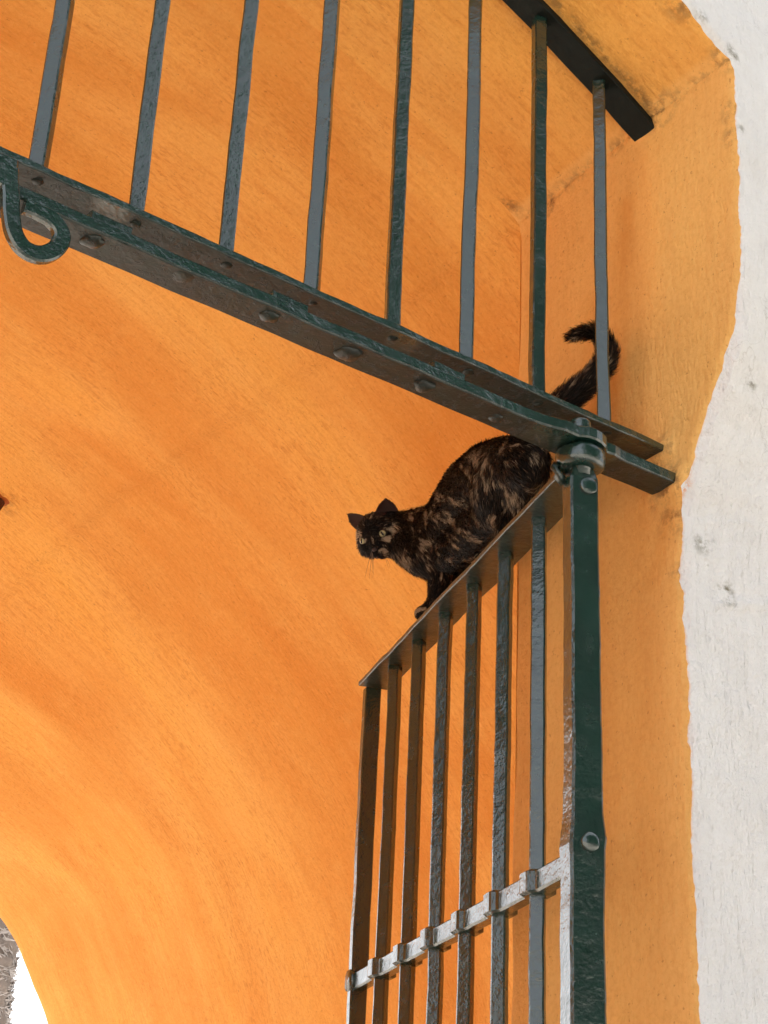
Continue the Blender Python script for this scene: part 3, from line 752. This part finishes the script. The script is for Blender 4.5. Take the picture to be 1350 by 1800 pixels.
# body surface: union of all the balls and the two ears, remeshed into one skin
bm = bmesh.new()
for p, r, reg, fl in BL:
    bmesh.ops.create_icosphere(bm, subdivisions=3, radius=r, matrix=Matrix.Translation(p))
EARS = []
def ear(s):
    base = hp(2.3*s, 2.6, -.2); tip = hp(3.6*s, 6.0, .3) if s > 0 else hp(-4.4, 5.7, .6)
    up = (tip-base); H = up.length; up.normalize()
    face = (HD['f']*.82 + HD['x']*s*.55).normalized(); face = (face-up*face.dot(up)).normalized(); side = up.cross(face)
    rows = 14; cols = 12; outer = []; inner = []
    for i in range(rows+1):
        t = i/rows; hw = .0225*(1-t**2.1)**.75 + .0016
        depth = .012*(1-t)**.8 + .0015
        ro = []; ri = []
        for k in range(cols+1):
            a = -1+2*k/cols
            q = base - up*.006 + up*(H+.004)*t*(1-.05*a*a) + side*hw*a - face*depth*(1-a*a)
            ro.append(q - face*.0014*1.2); ri.append(q + face*.0014*.6)
        outer.append(ro); inner.append(ri)
    vo = [[bm.verts.new(q) for q in r] for r in outer]; vi = [[bm.verts.new(q) for q in r] for r in inner]
    for i in range(rows):
        for k in range(cols):
            bm.faces.new((vo[i][k], vo[i][k+1], vo[i+1][k+1], vo[i+1][k])); bm.faces.new((vi[i][k+1], vi[i][k], vi[i+1][k], vi[i+1][k+1]))
        bm.faces.new((vo[i][0], vo[i+1][0], vi[i+1][0], vi[i][0])); bm.faces.new((vo[i+1][cols], vo[i][cols], vi[i][cols], vi[i+1][cols]))
    for k in range(cols):
        bm.faces.new((vo[0][k+1], vo[0][k], vi[0][k], vi[0][k+1])); bm.faces.new((vo[rows][k], vo[rows][k+1], vi[rows][k+1], vi[rows][k]))
    EARS.append((base, tip, up, face, side, H))
ear(1); ear(-1)
tm = bpy.data.meshes.new('tmp'); bm.to_mesh(tm); bm.free()
to = bpy.data.objects.new('tmp', tm); COL.objects.link(to)
rm = to.modifiers.new('r', 'REMESH'); rm.mode = 'VOXEL'; rm.voxel_size = .0021
sm = to.modifiers.new('s', 'SMOOTH'); sm.factor = .5; sm.iterations = 4
dg = bpy.context.evaluated_depsgraph_get(); ev = to.evaluated_get(dg); body_me = bpy.data.meshes.new_from_object(ev)
bpy.data.objects.remove(to)
# deeper smoothing away from face and paws
nv_ = len(body_me.vertices); co = np.empty(nv_*3); body_me.vertices.foreach_get('co', co); co = co.reshape(-1, 3)
ed = np.empty(len(body_me.edges)*2, dtype=np.int64); body_me.edges.foreach_get('vertices', ed); ed = ed.reshape(-1, 2)
bp = np.array([list(b[0]) for b in BL]); br_ = np.array([b[1] for b in BL])
REG = [b[2] for b in BL]; FLOW = np.array([list(b[3].normalized()) for b in BL])
def nearest(P):
    out = np.empty(len(P), dtype=np.int64)
    for s in range(0, len(P), 8000):
        d = np.linalg.norm(P[s:s+8000, None, :]-bp[None], axis=2) - br_[None]*1.0
        out[s:s+8000] = d.argmin(1)
    return out
ni = nearest(co); regs = np.array(REG)[ni]
for i_, r_n in enumerate(REG):
    if r_n in ('body', 'chest', 'thigh', 'rump'):
        q_ = FLOW[i_] + np.array([0, 0, -.95]); FLOW[i_] = q_/np.linalg.norm(q_)
ear_mask = np.zeros(nv_, bool)
for base_, tip, up, face, side, H in EARS:
    rel = co-np.array(base_); h = rel@np.array(up); sdd = np.abs(rel@np.array(side)); fd = np.abs(rel@np.array(face))
    ear_mask |= (h > .008) & (h < H+.01) & (sdd < .024) & (fd < .02)
amt = np.select([ear_mask, np.isin(regs, ['face', 'paw', 'tail']), np.isin(regs, ['head', 'cheek', 'leg'])], [0., .10, .35], 1.)[:, None]
deg = np.bincount(ed.ravel(), minlength=nv_)[:, None].astype(float)
amt = np.where(amt > .9, 1.0, amt)
for it_ in range(70):
    if it_ == 26: amt = np.where(amt > .9, 1.0, 0.)
    acc = np.zeros_like(co); np.add.at(acc, ed[:, 0], co[ed[:, 1]]); np.add.at(acc, ed[:, 1], co[ed[:, 0]])
    co = co + amt*.6*(acc/np.maximum(deg, 1)-co)
body_me.vertices.foreach_set('co', co.ravel()); body_me.update()
body_me.name = 'body'
# coat pattern: tortoiseshell, black with tawny brindling and patches that have places of their own
PATCH = [((-0.0514, 0.0898, 0.0133), 0.0248, 0.9), ((-0.0641, 0.0942, 0.0265), 0.021, 0.7), ((-0.0445, 0.0662, -0.0093), 0.0207, 0.5), ((-0.0468, 0.0882, -0.0229), 0.0246, 0.7), ((-0.0379, 0.1168, -0.0397), 0.0248, 0.7), ((-0.0308, 0.1144, -0.0724), 0.0171, 0.8), ((-0.0203, 0.1425, -0.0866), 0.021, 0.7), ((-0.0399, 0.0858, -0.0445), 0.0132, 0.5), ((0.0398, 0.3333, 0.0546), 0.023, 1.0), ((0.0487, 0.3303, 0.0311), 0.023, 0.8), ((0.0398, 0.3016, -0.002), 0.0164, 0.5), ((0.0315, 0.2727, -0.0343), 0.0223, 0.4), ((-0.0271, 0.166, 0.004), 0.0215, 0.45), ((-0.0425, 0.1714, 0.0439), 0.0216, 0.2), ((0.0248, 0.2539, -0.0766), 0.022, 0.3), ((0.0668, 0.4298, 0.0623), 0.0195, 0.45), ((0.0732, 0.4699, 0.068), 0.0153, 0.35), ((0.0661, 0.4512, 0.0279), 0.0216, 0.3), ((0.051, 0.4565, -0.0213), 0.015, 0.75), ((0.0604, 0.485, 0.0012), 0.013, 0.6), ((0.0615, 0.5058, 0.0137), 0.0109, 0.3), ((-0.0678, 0.0955, -0.0136), 0.0189, -0.5), ((0.0042, 0.2187, 0.0103), 0.026, -0.35), ((-0.0003, 0.1991, -0.032), 0.0296, -0.6), ((-0.038, 0.0428, -0.0509), 0.0279, -0.7), ((-0.0631, 0.0092, -0.0273), 0.0276, -0.5), ((-0.0214, 0.164, 0.0778), 0.0139, -0.3), ((0.0907, 0.4215, 0.0204), 0.0258, -0.4), ((0.1105, 0.4147, -0.0168), 0.0322, -0.8), ((0.0956, 0.441, -0.0127), 0.0172, -0.3), ((0.037, -0.02, 0.1483), 0.0151, 0.55), ((0.0275, -0.02, 0.1348), 0.0133, 0.4), ((-0.0093, -0.02, 0.1088), 0.0115, 0.2), ((0.0941, 0.4733, -0.0743), 0.0129, 0.25), ((0.065, 0.5197, 0.0819), 0.017, 1.1), ((0.0626, 0.5234, 0.0659), 0.022000000000000002, 0.28), ((0.049, 0.5236, 0.0761), 0.01, 0.3), ((0.0682, 0.5224, 0.0648), 0.016, 0.5), ((0.0765, 0.5251, 0.0538), 0.013000000000000001, 0.6), ((0.0356, 0.5384, 0.0601), 0.0075, 1.3), ((0.0371, 0.538, 0.0513), 0.005, 1.0), ((0.0352, 0.538, 0.0646), 0.009000000000000001, 0.8), ((0.0376, 0.5259, 0.0746), 0.009000000000000001, 0.5), ((0.0272, 0.5379, 0.086), 0.008, 0.6), ((0.0224, 0.5546, 0.0737), 0.006, 0.3), ((0.0544, 0.5342, 0.0371), 0.006, 0.9), ((0.0352, 0.547, 0.0449), 0.006999999999999999, -0.5), ((0.0518, 0.5305, 0.0471), 0.013000000000000001, -0.2), ((0.0309, 0.5477, 0.0935), 0.02, -0.3), ((0.0301, 0.5665, 0.0598), 0.017, -0.7), ((0.0393, 0.5627, 0.0473), 0.013999999999999999, -0.4)]
def coat(P, fl, regname):
    """returns tawny amount 0..1 at each point"""
    n = len(P); v = np.zeros(n)
    for i in range(n):
        p = P[i]; f = fl[i]
        # stretch the noise along the hair
        a = (p[0]*f[0]+p[1]*f[1]+p[2]*f[2])
        q = (p[0]-f[0]*a*.74, p[1]-f[1]*a*.74, p[2]-f[2]*a*.74)
        fb = noise.noise(Vector((q[0]*36, q[1]*36, q[2]*36)))*.75 + .8*noise.noise(Vector((q[0]*105+3, q[1]*105, q[2]*105))) + .65*noise.noise(Vector((q[0]*270+9, q[1]*270, q[2]*270)))
        v[i] = fb*1.15
    bias = np.full(n, -.39) - np.where(np.isin(regname, ['face', 'head']), .12, 0)
    for c, r, k in PATCH:
        d = np.linalg.norm(P-np.array(c), axis=1)/r
        bias += k*1.0*np.clip(1-d*d, 0, 1)
    bias += np.where(regname == 'tail', -.30, 0) + np.where(regname == 'leg', -.18, 0) + np.where(regname == 'paw', -.1, 0)
    return np.clip((v*1.15+bias*.85)*1.55+.26, 0, 1)
def coat_rgb(t, jit):
    blk = np.array([.0040, .0031, .0027]); brn = np.array([.048, .030, .019]); tan = np.array([.44, .345, .235])
    t = np.clip(t+jit, 0, 1)[:, None]
    return np.where(t < .5, blk+(brn-blk)*(t*2), brn+(tan-brn)*((t-.5)*2))
cat = tag(empty('tortoiseshell_cat', (.05, .3, ZT+.0085)), 'black and tawny tortoiseshell cat standing on the gate leaf with its tail curled up', 'cat')
nrm = np.empty(nv_*3); body_me.vertices.foreach_get('normal', nrm); nrm = nrm.reshape(-1, 3)
ca = body_me.color_attributes.new('coat', 'FLOAT_COLOR', 'POINT')
tv = coat(co, FLOW[ni], regs); rgb = coat_rgb(tv, -.1)*.8
rgb[ear_mask] = np.array([.030, .017, .013])
# inside of the ears is bare dusky skin
for base_, tip, up, face, side, H in EARS:
    ins = ear_mask & (nrm@np.array(face) > .25); rgb[ins] = np.array([.060, .032, .026])
ca.data.foreach_set('color', np.concatenate([rgb, np.ones((nv_, 1))], 1).ravel())
body = link('body', body_me, M_COAT, cat, True)

# fur
body_me.calc_loop_triangles()
tri = np.empty(len(body_me.loop_triangles)*3, dtype=np.int64); body_me.loop_triangles.foreach_get('vertices', tri); tri = tri.reshape(-1, 3)
A = co[tri[:, 0]]; B = co[tri[:, 1]]; C_ = co[tri[:, 2]]; ar = np.linalg.norm(np.cross(B-A, C_-A), axis=1)
keep = ~ear_mask[tri[:, 0]] | (RNG.random(len(tri)) < .35)
ar = ar*keep
def eye_c(s): return np.array(hp(1.74*s, .42, 3.0))
def fur(count):
    idx = RNG.choice(len(tri), count, p=ar/ar.sum()); u = RNG.random((count, 2)); fl_ = u.sum(1) > 1; u[fl_] = 1-u[fl_]
    P = A[idx] + (B[idx]-A[idx])*u[:, :1] + (C_[idx]-A[idx])*u[:, 1:]
    n = np.cross(B[idx]-A[idx], C_[idx]-A[idx]); n /= np.linalg.norm(n, axis=1)[:, None]+1e-12
    vn = nrm[tri[idx, 0]]; n = vn
    k = nearest(P); rg = np.array(REG)[k]; isear = ear_mask[tri[idx, 0]]
    # smooth the flow by averaging near balls
    F_ = np.zeros((count, 3))
    for s in range(0, count, 8000):
        d = np.linalg.norm(P[s:s+8000, None, :]-bp[None], axis=2)-br_[None]
        wt = np.exp(-(d-d.min(1, keepdims=True))/.012); F_[s:s+8000] = (wt[:, :, None]*FLOW[None]).sum(1)
    F_ /= np.linalg.norm(F_, axis=1)[:, None]+1e-9
    for (base_, tip, up, face, side, H) in EARS:
        pass
    F_[isear] = np.array(EARS[0][2])
    T_ = F_ - n*(F_*n).sum(1)[:, None]; T_ /= np.linalg.norm(T_, axis=1)[:, None]+1e-9
    ln = np.select([isear, rg == 'face', rg == 'cheek', rg == 'head', rg == 'paw', rg == 'leg', rg == 'tail', rg == 'chest', rg == 'thigh'], [.0028, .0035, .0085, .0065, .0030, .0065, .0135, .012, .0115], .0115)
    lift = np.select([isear, rg == 'face', rg == 'tail', rg == 'chest'], [.25, .22, .62, .5], .36)
    ln = ln*(.65+.6*RNG.random(count)); lift = lift*(.6+.9*RNG.random(count))
    # none over the eyes or the nose leather
    ok = np.ones(count, bool)
    for s in (1, -1): ok &= np.linalg.norm(P-eye_c(s), axis=1) > .0108
    ok &= np.linalg.norm(P-np.array(hp(-.1, -1.62, 4.4)), axis=1) > .0045
    rnd = RNG.normal(size=(count, 3))*.20
    # clumping: neighbours lean together
    hsh = np.array([noise.noise(Vector(q)) for q in P*150])*.9+.5
    h2 = np.array([noise.noise(Vector(q)) for q in P*120+5])*.9+.5
    sd = np.cross(n, T_); 
    dirn = T_ + n*lift[:, None] + sd*((hsh-.5)*.55)[:, None] + n*((h2-.5)*.22)[:, None] + rnd; dirn /= np.linalg.norm(dirn, axis=1)[:, None]
    P, n, ln, dirn, rg, sd, k, T_, isear = [a[ok] for a in (P, n, ln, dirn, rg, sd, k, T_, isear)]
    m = len(P); wd = np.where(isear | (rg == 'face'), .00022, .00036)[:, None]*(.8+.5*RNG.random((m, 1)))
    sdv = np.cross(dirn, n+RNG.normal(size=(m, 3))*.4); sdv /= np.linalg.norm(sdv, axis=1)[:, None]+1e-9
    root = P - n*.0006; mid = P + dirn*(ln*.55)[:, None]; tipp = P + (dirn*.8 + T_*.35 - n*.06)*ln[:, None]
    vv = np.stack([root-sdv*wd, root+sdv*wd, mid+sdv*wd*.8, mid-sdv*wd*.8, tipp], 1).reshape(-1, 3)
    tw = coat(P, FLOW[k], rg)
    tj = RNG.normal(size=m)*.24
    col = coat_rgb(tw, tj); col[isear] = np.array([.014, .009, .007])
    # brindled hair: a few pale hairs in the dark and the reverse
    sw = RNG.random(m) < .02; col[sw] = np.array([.14, .085, .05])
    return vv, np.repeat(col, 5, axis=0), m
fvv, fcol, fm = fur(90000)
me = bpy.data.meshes.new('coat_fur')
me.vertices.add(len(fvv)); me.vertices.foreach_set('co', fvv.ravel())
b5 = np.arange(fm)*5
quads = np.stack([b5, b5+1, b5+2, b5+3], 1); tris = np.stack([b5+3, b5+2, b5+4], 1)
me.loops.add(fm*7); me.polygons.add(fm*2)
lv = np.concatenate([quads, tris], 1).ravel(); me.loops.foreach_set('vertex_index', lv)
ls = np.empty(fm*2, dtype=np.int64); ls[0::2] = np.arange(fm)*7; ls[1::2] = np.arange(fm)*7+4
me.polygons.foreach_set('loop_start', ls); me.update(calc_edges=True); me.validate()
fa = me.color_attributes.new('coat', 'FLOAT_COLOR', 'POINT'); fa.data.foreach_set('color', np.concatenate([fcol, np.ones((len(fcol), 1))], 1).ravel())
link('hair', me, M_FUR, cat, False)

# eyes, nose, whiskers, claw
def uvball(name, c, r, mat, parent, sc=(1, 1, 1), axes=None, n=24):
    bm = bmesh.new(); bmesh.ops.create_uvsphere(bm, u_segments=n, v_segments=n//2, radius=1)
    ax = axes or (Vector((1, 0, 0)), Vector((0, 1, 0)), Vector((0, 0, 1)))
    for v in bm.verts: v.co = Vector(c) + ax[0]*v.co.x*r*sc[0] + ax[1]*v.co.y*r*sc[1] + ax[2]*v.co.z*r*sc[2]
    return from_bm(name, bm, mat, parent, True)
def glossy(name, col, rough=.08):
    m, t, b = newmat(name); b.inputs['Base Color'].default_value = (*col, 1); b.inputs['Roughness'].default_value = rough; b.inputs['Specular IOR Level'].default_value = .6; return m
M_EYE = glossy('iris', (.40, .37, .20)); M_PUP = glossy('pupil', (.004, .004, .004)); M_RIM = glossy('eye_rim', (.006, .005, .004), .35); M_NOSE = glossy('nose_leather', (.02, .012, .012), .45)
M_WHI = glossy('whisker', (.16, .11, .07), .4)
for s in (1, -1):
    look = (HD['f'] + HD['x']*s*.30 + HD['u']*.05).normalized(); c = hp(1.74*s, .42, 2.98)
    ex = HD['u'].cross(look).normalized(); ey = look.cross(ex)
    # tilted almond
    e = uvball('eye', c, .0090, M_RIM, cat, (1.04, .98, 1.0), (ex, ey, look))
    ic = c + look*.0029
    uvball('iris', ic, .0072, M_EYE, e, (1, .92, 1), (ex, ey, look))
    uvball('pupil', ic+look*.0062, .0046, M_PUP, e, (.40, .95, .36), ((ex*math.cos(.3*s)+ey*math.sin(.3*s)), (ey*math.cos(.3*s)-ex*math.sin(.3*s)), look))
uvball('nose', hp(-.1, -1.62, 4.42), .0042, M_NOSE, cat, (1.15, .75, .8), (HD['x'], HD['u'], HD['f']))
for s in (1, -1):
    for k in range(4):
        a = hp(.9*s, -1.75-.2*k, 3.9); dr = (HD['x']*s*(.75-.1*k) + HD['f']*(.75) - HD['u']*(.35+.22*k)).normalized()
        if s < 0: dr = (HD['x']*s*.25 + HD['f']*.55 - HD['u']*(.55+.28*k)).normalized()
        L_ = .042 - .004*k; pts = [a + dr*(L_*t) - Vector((0, 0, .010))*t*t for t in np.linspace(0, 1, 8)]
        bm = bmesh.new(); sweep(bm, pts, [(.0004*math.cos(q), .0004*math.sin(q)) for q in (0, 2.1, 4.2)], (0, 0, 1), [(1.1-.9*t, 1.1-.9*t) for t in np.linspace(0, 1, 8)]); from_bm('whisker', bm, M_WHI, cat)
